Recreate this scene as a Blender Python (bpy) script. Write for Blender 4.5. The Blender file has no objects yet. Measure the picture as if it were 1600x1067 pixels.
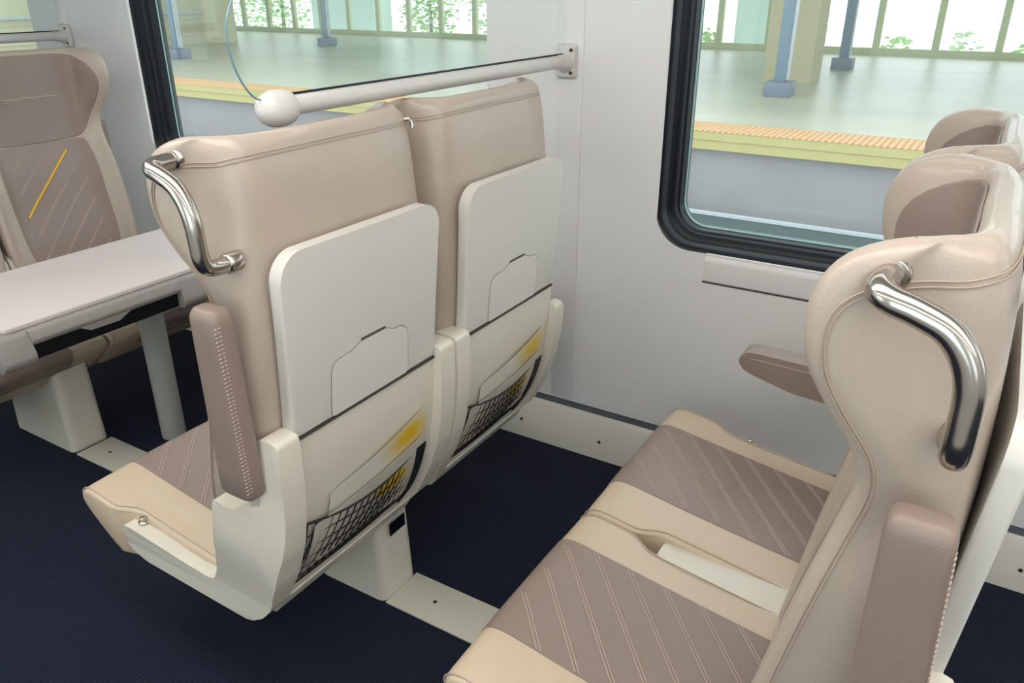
import bpy, bmesh, math, random
from mathutils import Vector, Matrix
random.seed(7)
C = bpy.context.scene.collection
PI = math.pi

# ------------------------------------------------------------------ materials
def srgb(r, g, b):
    f = lambda c: (c/255)/12.92 if c/255 <= .04045 else ((c/255+.055)/1.055)**2.4
    return (f(r), f(g), f(b), 1)

def mat(name, col, rough=.5, metal=0, bump=0, scale=200, spec=.5, coat=0, var=0, vscale=3, sheen=0):
    m = bpy.data.materials.new(name); m.use_nodes = True
    nt = m.node_tree; b = nt.nodes['Principled BSDF']
    b.inputs['Base Color'].default_value = col
    b.inputs['Roughness'].default_value = rough
    b.inputs['Metallic'].default_value = metal
    b.inputs['Specular IOR Level'].default_value = spec
    b.inputs['Coat Weight'].default_value = coat
    b.inputs['Sheen Weight'].default_value = sheen
    tc = nt.nodes.new('ShaderNodeTexCoord')
    if bump:
        n = nt.nodes.new('ShaderNodeTexNoise'); n.inputs['Scale'].default_value = scale
        n.inputs['Detail'].default_value = 3
        bp = nt.nodes.new('ShaderNodeBump'); bp.inputs['Strength'].default_value = bump
        bp.inputs['Distance'].default_value = .002
        nt.links.new(tc.outputs['Object'], n.inputs['Vector'])
        nt.links.new(n.outputs['Fac'], bp.inputs['Height'])
        nt.links.new(bp.outputs['Normal'], b.inputs['Normal'])
    if var:
        n = nt.nodes.new('ShaderNodeTexNoise'); n.inputs['Scale'].default_value = vscale
        n.inputs['Detail'].default_value = 5
        r = nt.nodes.new('ShaderNodeValToRGB')
        c2 = tuple(c*(1-var) for c in col[:3])+(1,)
        r.color_ramp.elements[0].position = .3; r.color_ramp.elements[0].color = c2
        r.color_ramp.elements[1].position = .7; r.color_ramp.elements[1].color = col
        nt.links.new(tc.outputs['Object'], n.inputs['Vector'])
        nt.links.new(n.outputs['Fac'], r.inputs['Fac'])
        nt.links.new(r.outputs['Color'], b.inputs['Base Color'])
    return m

BEIGE = mat('beige_leather', srgb(180, 165, 151), .36, coat=.22, bump=.25, scale=260, var=.07, vscale=5)
CREAM = mat('cushion_leather', srgb(200, 180, 155), .38, coat=.1, bump=.25, scale=260, var=.06, vscale=5)
BROWN = mat('taupe_leather', srgb(142, 124, 114), .42, bump=.16, scale=260, var=.1, vscale=6)
STITCH = mat('stitch_thread', srgb(180, 160, 150), .6)
BEIGE_SEAM = mat('beige_seam', srgb(178, 160, 144), .6)
YELLOW = mat('yellow_stitch', srgb(226, 176, 50), .6)
SHELL = mat('offwhite_shell', srgb(216, 210, 196), .36, bump=.05, scale=600)
TRAYM = mat('tray_plastic', srgb(214, 210, 202), .34, bump=.04, scale=700)
GROOVE = mat('dark_groove', srgb(70, 68, 64), .6)
SEAMG = mat('flap_shadow_gap', srgb(128, 124, 116), .6)
BLACK = mat('black_rubber', srgb(7, 13, 20), .36, spec=.3)
BLACKN = mat('black_cord', srgb(14, 16, 20), .6)
STEEL = mat('brushed_steel', srgb(190, 184, 176), .2, metal=1)
RAILM = mat('painted_rail', srgb(204, 202, 198), .32)
WALLM = mat('wall_panel', srgb(222, 221, 220), .42, bump=.04, scale=400, var=.03, vscale=2)
BASEM = mat('baseboard_panel', srgb(218, 214, 204), .4)
BLUER = mat('grey_rubber_strip', srgb(98, 104, 108), .7)
PLATE = mat('floor_plate_paint', srgb(205, 200, 184), .5)
SCREWM = mat('dark_screw', srgb(60, 52, 46), .5, metal=.5)
GREYT = mat('grey_trim', srgb(142, 138, 134), .38)
TOPM = mat('table_top_laminate', srgb(206, 195, 192), .4)
CEILM = mat('ceiling_panel', srgb(225, 225, 222), .6)
CONC = mat('platform_concrete', srgb(184, 180, 158), .36, var=.2, vscale=.9)
_nt = CONC.node_tree
_mp = _nt.nodes.new('ShaderNodeMapping'); _mp.inputs['Scale'].default_value = (.28, 1.6, 1)  # draws the tone out into streaks, painting streaky reflected light on the deck
_tc = [n for n in _nt.nodes if n.type == 'TEX_COORD'][0]; _nz = [n for n in _nt.nodes if n.type == 'TEX_NOISE'][0]
_nt.links.new(_tc.outputs['Object'], _mp.inputs['Vector']); _nt.links.new(_mp.outputs[0], _nz.inputs['Vector'])
OLIVE = mat('platform_edge_paint', srgb(186, 176, 112), .7, var=.08, vscale=2)
TRACK = mat('track_bed', srgb(152, 147, 148), .8, var=.12, vscale=1.2)
RAILD = mat('rail_dark', srgb(66, 84, 84), .5)
RAILL = mat('rail_light', srgb(178, 186, 192), .4)
BLUEP = mat('blue_post_paint', srgb(100, 122, 142), .4)
BLUEB = mat('post_base_paint', srgb(100, 112, 130), .5)
TANC = mat('tan_column', srgb(176, 166, 130), .8, var=.06, vscale=1)
FENCEM = mat('fence_paint', srgb(184, 188, 142), .6)
PALEC = mat('pale_concrete', srgb(188, 208, 200), .8, var=.05, vscale=.5)
CLAD = mat('wall_cladding', srgb(196, 190, 156), .7)
SIGNY = mat('yellow_sign', srgb(230, 190, 70), .5)
TRUNK = mat('trunk', srgb(112, 96, 80), .9)
LEAF = mat('leaves', srgb(176, 212, 136), .6, var=.35, vscale=2.5)
LEAF2 = mat('leaves_pale', srgb(200, 226, 180), .6, var=.3, vscale=2)
WHITEP = mat('white_plastic', srgb(236, 234, 228), .35)

def carpet():
    m = mat('navy_carpet', srgb(24, 38, 66), .8, spec=.3)
    nt = m.node_tree; b = nt.nodes['Principled BSDF']
    tc = nt.nodes.new('ShaderNodeTexCoord')
    w = nt.nodes.new('ShaderNodeTexWave'); w.bands_direction = 'X'; w.inputs['Scale'].default_value = 55
    w.inputs['Distortion'].default_value = .6; w.inputs['Detail'].default_value = 1
    v = nt.nodes.new('ShaderNodeTexWave'); v.bands_direction = 'Y'; v.inputs['Scale'].default_value = 38
    v.inputs['Distortion'].default_value = .6
    mul = nt.nodes.new('ShaderNodeMath'); mul.operation = 'MULTIPLY'
    r = nt.nodes.new('ShaderNodeValToRGB')
    r.color_ramp.elements[0].color = srgb(10, 17, 33); r.color_ramp.elements[1].color = srgb(22, 35, 64)
    bp = nt.nodes.new('ShaderNodeBump'); bp.inputs['Strength'].default_value = .6; bp.inputs['Distance'].default_value = .003
    L = nt.links.new
    L(tc.outputs['Object'], w.inputs['Vector']); L(tc.outputs['Object'], v.inputs['Vector'])
    L(w.outputs['Fac'], mul.inputs[0]); L(v.outputs['Fac'], mul.inputs[1])
    L(mul.outputs[0], r.inputs['Fac']); L(r.outputs['Color'], b.inputs['Base Color'])
    L(mul.outputs[0], bp.inputs['Height']); L(bp.outputs['Normal'], b.inputs['Normal'])
    return m
CARPET = carpet()

def tactile():
    m = mat('tactile_strip', srgb(222, 168, 96), .6)
    nt = m.node_tree; b = nt.nodes['Principled BSDF']
    tc = nt.nodes.new('ShaderNodeTexCoord')
    w = nt.nodes.new('ShaderNodeTexVoronoi'); w.inputs['Scale'].default_value = 14
    w.inputs['Randomness'].default_value = 0
    r = nt.nodes.new('ShaderNodeValToRGB')
    r.color_ramp.elements[0].position = .3; r.color_ramp.elements[0].color = srgb(214, 186, 150)
    r.color_ramp.elements[1].position = .42; r.color_ramp.elements[1].color = srgb(196, 132, 60)
    L = nt.links.new
    L(tc.outputs['Object'], w.inputs['Vector']); L(w.outputs['Distance'], r.inputs['Fac'])
    L(r.outputs['Color'], b.inputs['Base Color'])
    return m
TACT = tactile()

def glass(name, tint, fres=1.5, haze=0):
    m = bpy.data.materials.new(name); m.use_nodes = True; nt = m.node_tree
    nt.nodes.clear()
    o = nt.nodes.new('ShaderNodeOutputMaterial')
    t = nt.nodes.new('ShaderNodeBsdfTransparent'); t.inputs[0].default_value = tint
    g = nt.nodes.new('ShaderNodeBsdfGlossy'); g.inputs['Roughness'].default_value = .02
    f = nt.nodes.new('ShaderNodeFresnel'); f.inputs['IOR'].default_value = fres
    mx = nt.nodes.new('ShaderNodeMixShader')
    L = nt.links.new
    ge = nt.nodes.new('ShaderNodeNewGeometry')
    m1 = nt.nodes.new('ShaderNodeMath'); m1.operation = 'MULTIPLY_ADD'; m1.inputs[1].default_value = -2; m1.inputs[2].default_value = 1
    m3 = nt.nodes.new('ShaderNodeMath'); m3.operation = 'POWER'; m3.inputs[0].default_value = fres
    L(ge.outputs['Backfacing'], m1.inputs[0]); L(m1.outputs[0], m3.inputs[1]); L(m3.outputs[0], f.inputs['IOR'])
    L(f.outputs[0], mx.inputs[0]); L(t.outputs[0], mx.inputs[1]); L(g.outputs[0], mx.inputs[2])
    if haze:
        d = nt.nodes.new('ShaderNodeBsdfTranslucent'); d.inputs[0].default_value = (.85, .95, .9, 1)
        m2 = nt.nodes.new('ShaderNodeMixShader'); m2.inputs[0].default_value = haze
        L(mx.outputs[0], m2.inputs[1]); L(d.outputs[0], m2.inputs[2]); L(m2.outputs[0], o.inputs[0])
    else:
        L(mx.outputs[0], o.inputs[0])
    return m
WGLASS = glass('window_glass', (.93, .975, .95, 1), 1.4, .08)
SGLASS = glass('screen_glass', (.95, .99, .975, 1), 1.3)
GEDGE = mat('glass_edge', srgb(110, 144, 158), .15)
WBEAD = mat('window_bead', srgb(150, 190, 186), .25)

def emis(name, col, s):
    m = bpy.data.materials.new(name); m.use_nodes = True; nt = m.node_tree
    b = nt.nodes['Principled BSDF']; b.inputs['Base Color'].default_value = (.9, .9, .9, 1)
    b.inputs['Emission Color'].default_value = col; b.inputs['Emission Strength'].default_value = s
    return m

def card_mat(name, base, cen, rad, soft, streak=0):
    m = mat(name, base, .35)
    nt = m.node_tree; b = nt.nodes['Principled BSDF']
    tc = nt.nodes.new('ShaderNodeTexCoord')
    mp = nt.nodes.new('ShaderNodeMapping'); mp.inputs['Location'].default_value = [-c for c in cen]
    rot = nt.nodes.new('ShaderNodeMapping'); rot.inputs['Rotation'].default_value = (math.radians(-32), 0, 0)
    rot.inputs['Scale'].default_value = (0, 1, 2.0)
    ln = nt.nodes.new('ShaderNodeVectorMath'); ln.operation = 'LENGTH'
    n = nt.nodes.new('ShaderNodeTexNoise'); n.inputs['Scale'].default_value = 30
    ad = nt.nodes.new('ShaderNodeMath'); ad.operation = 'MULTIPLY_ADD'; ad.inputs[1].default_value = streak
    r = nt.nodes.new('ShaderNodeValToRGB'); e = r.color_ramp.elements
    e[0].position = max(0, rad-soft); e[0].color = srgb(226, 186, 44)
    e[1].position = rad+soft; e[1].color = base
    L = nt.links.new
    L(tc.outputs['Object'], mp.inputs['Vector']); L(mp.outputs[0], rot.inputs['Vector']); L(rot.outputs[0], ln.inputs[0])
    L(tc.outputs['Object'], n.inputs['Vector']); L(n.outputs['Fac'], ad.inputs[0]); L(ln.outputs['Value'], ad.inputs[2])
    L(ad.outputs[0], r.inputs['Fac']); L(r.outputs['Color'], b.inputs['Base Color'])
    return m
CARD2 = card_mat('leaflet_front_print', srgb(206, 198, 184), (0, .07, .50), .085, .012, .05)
CARD = card_mat('leaflet_reflection', srgb(218, 214, 202), (0, .125, .615), .075, .045)  # soft yellow blotch paints the blurred reflection above the pocket into the colour

# ------------------------------------------------------------------ mesh helpers
def finish(name, bm, m, parent=None, smooth=35, loc=None):
    bmesh.ops.recalc_face_normals(bm, faces=bm.faces)
    me = bpy.data.meshes.new(name); bm.to_mesh(me); bm.free()
    for p in me.polygons: p.use_smooth = True
    me.set_sharp_from_angle(angle=math.radians(smooth))
    me.materials.append(m)
    o = bpy.data.objects.new(name, me); C.objects.link(o)
    if parent: o.parent = parent
    if loc: o.location = loc
    return o

def empty(name, label, cat, loc=(0, 0, 0), rz=0, group=None):
    o = bpy.data.objects.new(name, None); C.objects.link(o); o.empty_display_size = .1
    o.location = loc; o.rotation_euler = (0, 0, rz); o['label'] = label; o['category'] = cat
    if group: o['group'] = group
    return o

def tag(o, label, cat, group=None, kind=None):
    o['label'] = label; o['category'] = cat
    if group: o['group'] = group
    if kind: o['kind'] = kind
    return o

def struct(o, label=None, cat=None):
    o['kind'] = 'structure'
    if label: o['label'] = label
    if cat: o['category'] = cat
    return o

def loft(bm, rings, closed=True, cap=True):
    vs = [[bm.verts.new(p) for p in r] for r in rings]
    n = len(rings[0])
    for a, b in zip(vs, vs[1:]):
        for i in range(n if closed else n-1):
            j = (i+1) % n
            bm.faces.new((a[i], a[j], b[j], b[i]))
    if cap and closed:
        bm.faces.new(list(reversed(vs[0]))); bm.faces.new(vs[-1])
    return vs

def box(bm, x0, x1, y0, y1, z0, z1, bev=0, seg=2):
    r = bmesh.ops.create_cube(bm, size=1)
    for v in r['verts']:
        v.co = Vector((x0+(v.co.x+.5)*(x1-x0), y0+(v.co.y+.5)*(y1-y0), z0+(v.co.z+.5)*(z1-z0)))
    if bev:
        es = list({e for v in r['verts'] for e in v.link_edges})
        bmesh.ops.bevel(bm, geom=es, offset=bev, segments=seg, profile=.5, affect='EDGES')

def mbox(name, m, parent, *a, bev=0, seg=2):
    bm = bmesh.new(); box(bm, *a, bev=bev, seg=seg); return finish(name, bm, m, parent)

def catmull(pts, n=8, closed=False):
    P = [Vector(p) for p in pts]; out = []; N = len(P)
    rng = range(N) if closed else range(N-1)
    for i in rng:
        if closed: p0, p1, p2, p3 = P[(i-1) % N], P[i], P[(i+1) % N], P[(i+2) % N]
        else: p0, p1, p2, p3 = P[max(i-1, 0)], P[i], P[i+1], P[min(i+2, N-1)]
        for k in range(n):
            t = k/n
            out.append(.5*((2*p1)+(p2-p0)*t+(2*p0-5*p1+4*p2-p3)*t*t+(3*p1-p0-3*p2+p3)*t**3))
    if not closed: out.append(P[-1])
    return out

def tube(bm, path, r, seg=10, cap=True):
    path = [Vector(p) for p in path]; rings = []
    up = None
    for i, p in enumerate(path):
        d = (path[min(i+1, len(path)-1)]-path[max(i-1, 0)])
        if d.length < 1e-9: d = Vector((0, 0, 1))
        d.normalize()
        if up is None: up = Vector((0, 0, 1)) if abs(d.z) < .9 else Vector((1, 0, 0))
        a = d.cross(up)
        if a.length < 1e-4: a = d.cross(Vector((0, 1, 0)))
        a.normalize(); b = a.cross(d).normalized(); up = b
        rr = r(i/(len(path)-1)) if callable(r) else r
        rings.append([p+a*math.cos(2*PI*k/seg)*rr+b*math.sin(2*PI*k/seg)*rr for k in range(seg)])
    loft(bm, rings, cap=cap)

def extrude_poly(bm, pts, axis, a, b, bev=0, seg=3):
    """pts: 2D outline; axis 'y': (x,z) ; 'x': (y,z); 'z': (x,y)"""
    def mk(p, d):
        return {'y': (p[0], d, p[1]), 'x': (d, p[0], p[1]), 'z': (p[0], p[1], d)}[axis]
    v0 = [bm.verts.new(mk(p, a)) for p in pts]; v1 = [bm.verts.new(mk(p, b)) for p in pts]
    n = len(pts)
    f0 = bm.faces.new(v0); f1 = bm.faces.new(list(reversed(v1)))
    for i in range(n):
        bm.faces.new((v0[i], v1[i], v1[(i+1) % n], v0[(i+1) % n]))
    if bev:
        bm.edges.ensure_lookup_table()
        es = [e for e in set(list(f0.edges)+list(f1.edges))]
        bmesh.ops.bevel(bm, geom=es, offset=bev, segments=seg, profile=.5, affect='EDGES', clamp_overlap=True)

def round_poly(pts, radii, n=6):
    out = []; N = len(pts)
    for i in range(N):
        p = Vector(pts[i]).to_2d() if len(pts[i]) > 2 else Vector(pts[i])
        a = Vector(pts[i-1])-p; b = Vector(pts[(i+1) % N])-p
        r = radii[i] if isinstance(radii, (list, tuple)) else radii
        r = min(r, a.length*.49, b.length*.49)
        if r < 1e-5: out.append(tuple(p)); continue
        A = p+a.normalized()*r; B = p+b.normalized()*r
        for k in range(n+1):
            t = k/n; q = (1-t)**2*A+2*t*(1-t)*p+t*t*B; out.append(tuple(q))
    return out

def interp(tab, x, k):
    """smooth table lookup: rows (x, v1, v2..)"""
    if x <= tab[0][0]: return tab[0][k]
    if x >= tab[-1][0]: return tab[-1][k]
    for i in range(len(tab)-1):
        if tab[i][0] <= x <= tab[i+1][0]:
            x1, x2 = tab[i][0], tab[i+1][0]; t = (x-x1)/(x2-x1)
            v1, v2 = tab[i][k], tab[i+1][k]
            def sl(j):
                if j <= 0 or j >= len(tab)-1:
                    a, b = (0, 1) if j <= 0 else (len(tab)-2, len(tab)-1)
                else: a, b = j-1, j+1
                return (tab[b][k]-tab[a][k])/(tab[b][0]-tab[a][0])
            m1, m2 = sl(i)*(x2-x1), sl(i+1)*(x2-x1)
            return (2*t**3-3*t*t+1)*v1+(t**3-2*t*t+t)*m1+(-2*t**3+3*t*t)*v2+(t**3-t*t)*m2

# ------------------------------------------------------------------ the seat
# local frame: +x = towards the rear of the seat, y across (0 = seat centre), z up
# z, rear x, rear half-width, wing tip x, wing half-width, centre front x, inner half width
BT = [
    (.40, .010, .235, -.185, .240, -.180, .150),
    (.60, .035, .250, -.155, .278, -.125, .150),
    (.75, .050, .265, -.128, .280, -.080, .150),
    (.90, .062, .268, -.098, .276, -.048, .150),
    (1.00, .066, .262, -.075, .266, -.026, .150),
    (1.06, .067, .256, -.064, .268, -.020, .150),
    (1.11, .066, .252, -.074, .278, -.018, .155),
    (1.16, .064, .248, -.106, .290, -.016, .165),
    (1.21, .061, .245, -.134, .297, -.014, .172),
    (1.26, .057, .244, -.144, .298, -.012, .176),
    (1.30, .052, .243, -.140, .296, -.010, .178),
    (1.33, .046, .241, -.124, .291, -.008, .178),
    (1.350, .042, .239, -.100, .284, -.006, .176),
    (1.364, .038, .237, -.072, .276, -.004, .174),
]
def bring(z):
    sr, hr, sw, hw, sc, hi = [interp(BT, z, k) for k in range(1, 7)]
    sc = max(sc, sw+.004)
    th = min(.03, (sr-sw)*.25)
    return [(sr, 0), (sr, hr*.55), (sr-.35*th, hr*.90), (sr-th*1.3, hr*1.03),
            (.5*(sr+sw), (hr+hw)/2+.004), (sw+.045 if sr-sw > .1 else sw+(sr-sw)*.4, hw), (sw+.012, hw+.001),
            (sw, hw-.016), (sw+.012, hw-.036), ((sw+sc)/2+.003, max(hi+.045, hw-.075)), (sc, hi), (sc+.004, 0)]
NB = 12
def bpoint(idx, z):
    """idx: 0 rear centre .. 11 front centre; negative idx: other side"""
    r = bring(z); s = 1 if idx >= 0 else -1; a = abs(idx)
    def g(i):
        if i < 0: p = r[-i]; return Vector((p[0], -p[1]))
        if i > 11: p = r[22-i]; return Vector((p[0], -p[1]))
        return Vector(r[i])
    i = min(int(a), 10); t = a-i
    p0, p1, p2, p3 = g(i-1), g(i), g(i+1), g(i+2)
    q = .5*((2*p1)+(p2-p0)*t+(2*p0-5*p1+4*p2-p3)*t*t+(3*p1-p0-3*p2+p3)*t**3)
    return Vector((q[0], s*q[1], z))
def bnorm(idx, z):
    e = .02; s = 1 if idx >= 0 else -1
    a = bpoint(idx+e*s, z)-bpoint(idx, z) if abs(idx) < 11-e else bpoint(idx, z)-bpoint(idx-e*s, z)
    b = bpoint(idx, z+.004)-bpoint(idx, z-.004)
    n = a.cross(b).normalized()*s
    return n
def front(u, z, off=0):
    """u -1..1 across the front from wing tip to wing tip"""
    idx = 11-4*abs(u)
    s = 1 if u >= 0 else -1
    p = bpoint(idx*s, z) if abs(u) > 1e-6 else bpoint(11, z)
    if off:
        n = bnorm(idx*s if abs(u) > 1e-6 else 10.97, z)
        if n.x > 0: n = -n
        p = p+n*off
    return p

def build_backrest(par):
    bm = bmesh.new(); rings = []
    zs = [.40+.02*i for i in range(46)]+[1.312, 1.323, 1.332, 1.340, 1.346, 1.351, 1.355, 1.359, 1.362, 1.364]
    for z in zs:
        ins = 0 if z < 1.338 else .020*(1-math.sqrt(max(0, 1-((z-1.338)/.026)**2)))
        ring = []
        for k in list(range(0, 45))+list(range(-43, 0)):
            i = 11*k/44 if k >= 0 else 11*k/44
            p = bpoint(i, z)
            if ins:
                zq = min(z, 1.33); ii = i if 0 < abs(i) < 10.95 else (.01 if abs(i) < 1 else 10.95)
                nn = bnorm(ii, zq); nn.z = 0; nn.normalize()
                if abs(i) < .01: nn = Vector((1, 0, 0))
                if abs(i) > 10.94: nn = Vector((-1, 0, 0))
                p = p-nn*ins
            ring.append(p)
        rings.append(ring)
    vs = loft(bm, rings, cap=False)
    bm.faces.new(list(reversed(vs[0])))
    top = vs[-1]
    R_ = [top[k] for k in range(45)]; L_ = [top[0]]+[top[-k] for k in range(1, 44)]+[top[44]]
    for side in (R_, L_):
        outer = side[:29]; inner = list(reversed(side[28:]))
        i = j = 0
        while i < len(outer)-1 or j < len(inner)-1:
            adv_o = j >= len(inner)-1 or (i < len(outer)-1 and i/(len(outer)-1) <= j/(len(inner)-1))
            if adv_o: tri = (outer[i], outer[i+1], inner[j]); i += 1
            else: tri = (outer[i], inner[j+1], inner[j]); j += 1
            if len(set(tri)) == 3: bm.faces.new(tri)
    return finish('backrest', bm, BEIGE, par, 60)

def seam_path(di, dz, off=.0012):
    half = [(5.7, .60), (5.75, .80), (5.75, 1.0), (5.7, 1.15), (5.6, 1.24), (5.3, 1.29), (4.7, 1.315), (4.0, 1.322), (3.2, 1.324), (2.4, 1.330), (1.5, 1.334), (.5, 1.335)]
    half = [(a-di*(1 if a > 4.5 else (a/4.5)), z-dz*(1 if a < 5.2 else .4)) for a, z in half]
    full = half+[(-a, z) for a, z in reversed(half)]
    cur = catmull([(a, z, 0) for a, z in full], 7)
    pts = []
    for p in cur:
        i = p.x if abs(p.x) > .01 else .01
        pts.append(bpoint(i, p.y)+bnorm(i, p.y)*off)
    return pts

def front_y(y, z, off):
    s = -1 if y < 0 else 1; lo, hi = 0., .95
    for _ in range(22):
        m = (lo+hi)/2
        if abs(front(m*s, z).y) < abs(y): lo = m
        else: hi = m
    return front(lo*s, z, off)
def patch(umax, z0, z1, off, power, nr=10, na=48, taper=None, thick=.004):
    """superelliptic patch on the front of the backrest"""
    bm = bmesh.new(); zc = (z0+z1)/2; hz = (z1-z0)/2
    rings = []
    for o, rr in [(0, 1.0), (off, .985)]+[(off+.0015*(1-(r/nr)**2), r/nr*.97) for r in range(nr, 0, -1)]:
        ring = []
        for a in range(na):
            t = 2*PI*a/na; c, s = math.cos(t), math.sin(t)
            k = (abs(c)**power+abs(s)**power)**(-1/power)
            z = zc+hz*rr*k*s; um = umax
            if taper: um = umax*taper(z)
            ring.append(front(rr*k*c*um, z, o))
        rings.append(ring)
    vs = loft(bm, rings, cap=False); bm.faces.new(vs[-1])
    return bm

def stitch_lines(bm, lines, mapf, r=.0011):
    for a, b in lines:
        n = 14; pts = [mapf(a[0]+(b[0]-a[0])*k/n, a[1]+(b[1]-a[1])*k/n) for k in range(n+1)]
        tube(bm, pts, r, 5)

# cushion profile (x, z) around, closed
CP = [(-.15, .372), (-.30, .392), (-.45, .414), (-.56, .431), (-.62, .440), (-.652, .438), (-.672, .424), (-.674, .405),
      (-.655, .378), (-.61, .335), (-.56, .296), (-.53, .285), (-.40, .285), (-.15, .285)]
CPS = [Vector((p[0], p[1])) for p in CP]
def cprofile():
    N = len(CPS); out = []
    for i in range(N):
        if i in (N-1, N-2, 0) : 
            out.append(CPS[i]);
            if i != 0: continue
        p0, p1, p2, p3 = CPS[(i-1) % N], CPS[i], CPS[(i+1) % N], CPS[(i+2) % N]
        if i == 0: p0 = p1
        if i >= N-3: continue
        for k in range(1 if i == 0 else 0, 6):
            t = k/6; out.append(.5*((2*p1)+(p2-p0)*t+(2*p0-5*p1+4*p2-p3)*t*t+(3*p1-p0-3*p2+p3)*t**3))
    return out
CPROF = cprofile()
def chw(x):
    t = min(1, max(0, (x+.545)/.07)); t = t*t*(3-2*t)
    return .292-.034*t
def build_cushion(par):
    bm = bmesh.new(); rings = []
    cen = Vector((-.40, .35))
    bs = [(-1, .022), (-.994, .011), (-.975, .004), (-.95, .001)]+[(-.9+1.8*k/16, 0) for k in range(17)]+[(.95, .001), (.975, .004), (.994, .011), (1, .022)]
    for b, ins in bs:
        ring = []
        for i, p in enumerate(CPROF):
            d = (cen-p); q = p+d.normalized()*ins
            crown = .006*(1-b*b)
            ring.append((q.x, b*chw(q.x), q.y+(crown if q.y > .37 else 0)))
        rings.append(ring)
    loft(bm, rings)
    return finish('seat_cushion', bm, CREAM, par, 50)
def cpt(u, b, off=0):
    """u = arc index along profile (0 rear top .. ~54 underside), b y in metres"""
    n = len(CPROF); i = max(0, min(int(u), n-2)); t = u-i
    p = CPROF[i].lerp(CPROF[i+1], t); d = (CPROF[i+1]-CPROF[i]).normalized()
    nn = Vector((d.y, -d.x))
    if nn.dot(p-Vector((-.4, .35))) < 0: nn = -nn
    q = p+nn*off; bb = b/.27
    return Vector((q.x, b, q.y+(.006*(1-bb*bb) if q.y > .37 else 0)))
def build_cushion_panel(par):
    bm = bmesh.new(); rings = []
    us = [k*.5 for k in range(0, 104)]
    bsl = [-.152, -.1505]+[-.148+.311*k/10 for k in range(11)]+[.1665, .168]
    for j, b in enumerate(bsl):
        o = -.002 if j in (0, len(bsl)-1) else .0022
        rings.append([cpt(u, b, o) for u in us])
    loft(bm, rings, closed=False, cap=False)
    o = finish('seat_panel', bm, BROWN, par, 60); o['label'] = 'taupe quilted centre panel'
    # stitches, diagonal in plan: direction (-.225, .254) -> per metre
    bm = bmesh.new()
    def topz(x, y):
        # find u for x on top surface
        lo, hi = 0, 34
        for _ in range(24):
            m = (lo+hi)/2
            if cpt(m, y).x > x: lo = m
            else: hi = m
        return cpt(lo, y, .0028)
    for k in range(-1, 9):
        for d in (0, .007):
            x0 = -.055-.083*k+d*1.3
            pts = []
            for q in range(15):
                y = -.148+.311*q/14; x = x0-.9*(y+.148)
                if -.655 < x < -.16: pts.append(topz(x, y))
            if len(pts) > 2: tube(bm, pts, .0014, 5)
    finish('stitching', bm, STITCH, o)
    return o

# rear shell profile
RP = [(.30, -.062), (.36, -.018), (.42, .018), (.50, .050), (.58, .070), (.66, .082), (.72, .086), (.775, .087)]
def rear_x(z): return interp(RP, z, 1)

def side_panel(par, s, kind='inner'):
    """kind: 'aisle' flares outwards under the armrest, 'inner' meets its neighbour, 'wall' is slim"""
    top = [(.098, .70), (.098, .80), (.088, .808), (.052, .808), (.040, .798), (.044, .72), (.046, .690), (.03, .665), (-.0, .650), (-.03, .642), (-.052, .650), (-.064, .653), (-.074, .640), (-.084, .58), (-.112, .49), (-.150, .41), (-.172, .375)]
    if kind == 'inner':
        top = [(.098, .70), (.098, .80), (.085, .808), (.030, .808), (.012, .798), (.004, .72), (-.002, .665), (-.02, .632), (-.055, .612), (-.09, .607), (-.128, .600), (-.138, .58), (-.150, .50), (-.160, .42), (-.172, .375)]
    if kind == 'wall':
        top = [(.098, .69), (.094, .715), (.060, .72), (.02, .66), (-.02, .632), (-.09, .607), (-.128, .600), (-.138, .58), (-.150, .50), (-.160, .42), (-.172, .375)]
    out = [(-.075, .292), (-.03, .32), (.0, .355), (.045, .445), (.075, .53), (.092, .62)]+top+[
           (-.19, .362), (-.30, .372), (-.47, .394), (-.50, .393), (-.508, .375), (-.512, .345), (-.50, .32), (-.44, .302), (-.2, .295)]
    if kind == 'inner': out = [(max(x, -.455+.3*(.35-z) if z < .35 else -.455), z) for x, z in out if x > -.49]
    out = round_poly(out, .012, 3)
    bm = bmesh.new()
    w = .278 if kind == 'wall' else .290
    a, b = (.232, w) if s > 0 else (-w, -.232)
    extrude_poly(bm, out, 'y', a, b, bev=.007, seg=3)
    if kind == 'aisle':
        for zz in [.34+.03*i for i in range(12)]:
            bmesh.ops.bisect_plane(bm, geom=list(bm.verts)+list(bm.edges)+list(bm.faces), plane_co=(0, 0, zz), plane_no=(0, 0, 1))
        for xx in (.085, .07, .055, .04, .035):
            bmesh.ops.bisect_plane(bm, geom=list(bm.verts)+list(bm.edges)+list(bm.faces), plane_co=(xx, 0, 0), plane_no=(1, 0, 0))
        for v in bm.verts:
            if abs(v.co.y) > .26 and v.co.z < .70 and v.co.x < .085:
                t = min(1, max(0, (v.co.z-.34)/.24)); t = t*t*(3-2*t)
                q = min(1, max(0, (.085-v.co.x)/.05))
                v.co.y += s*.040*t*q
    return finish('side_panel', bm, SHELL, par, 40)

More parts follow.
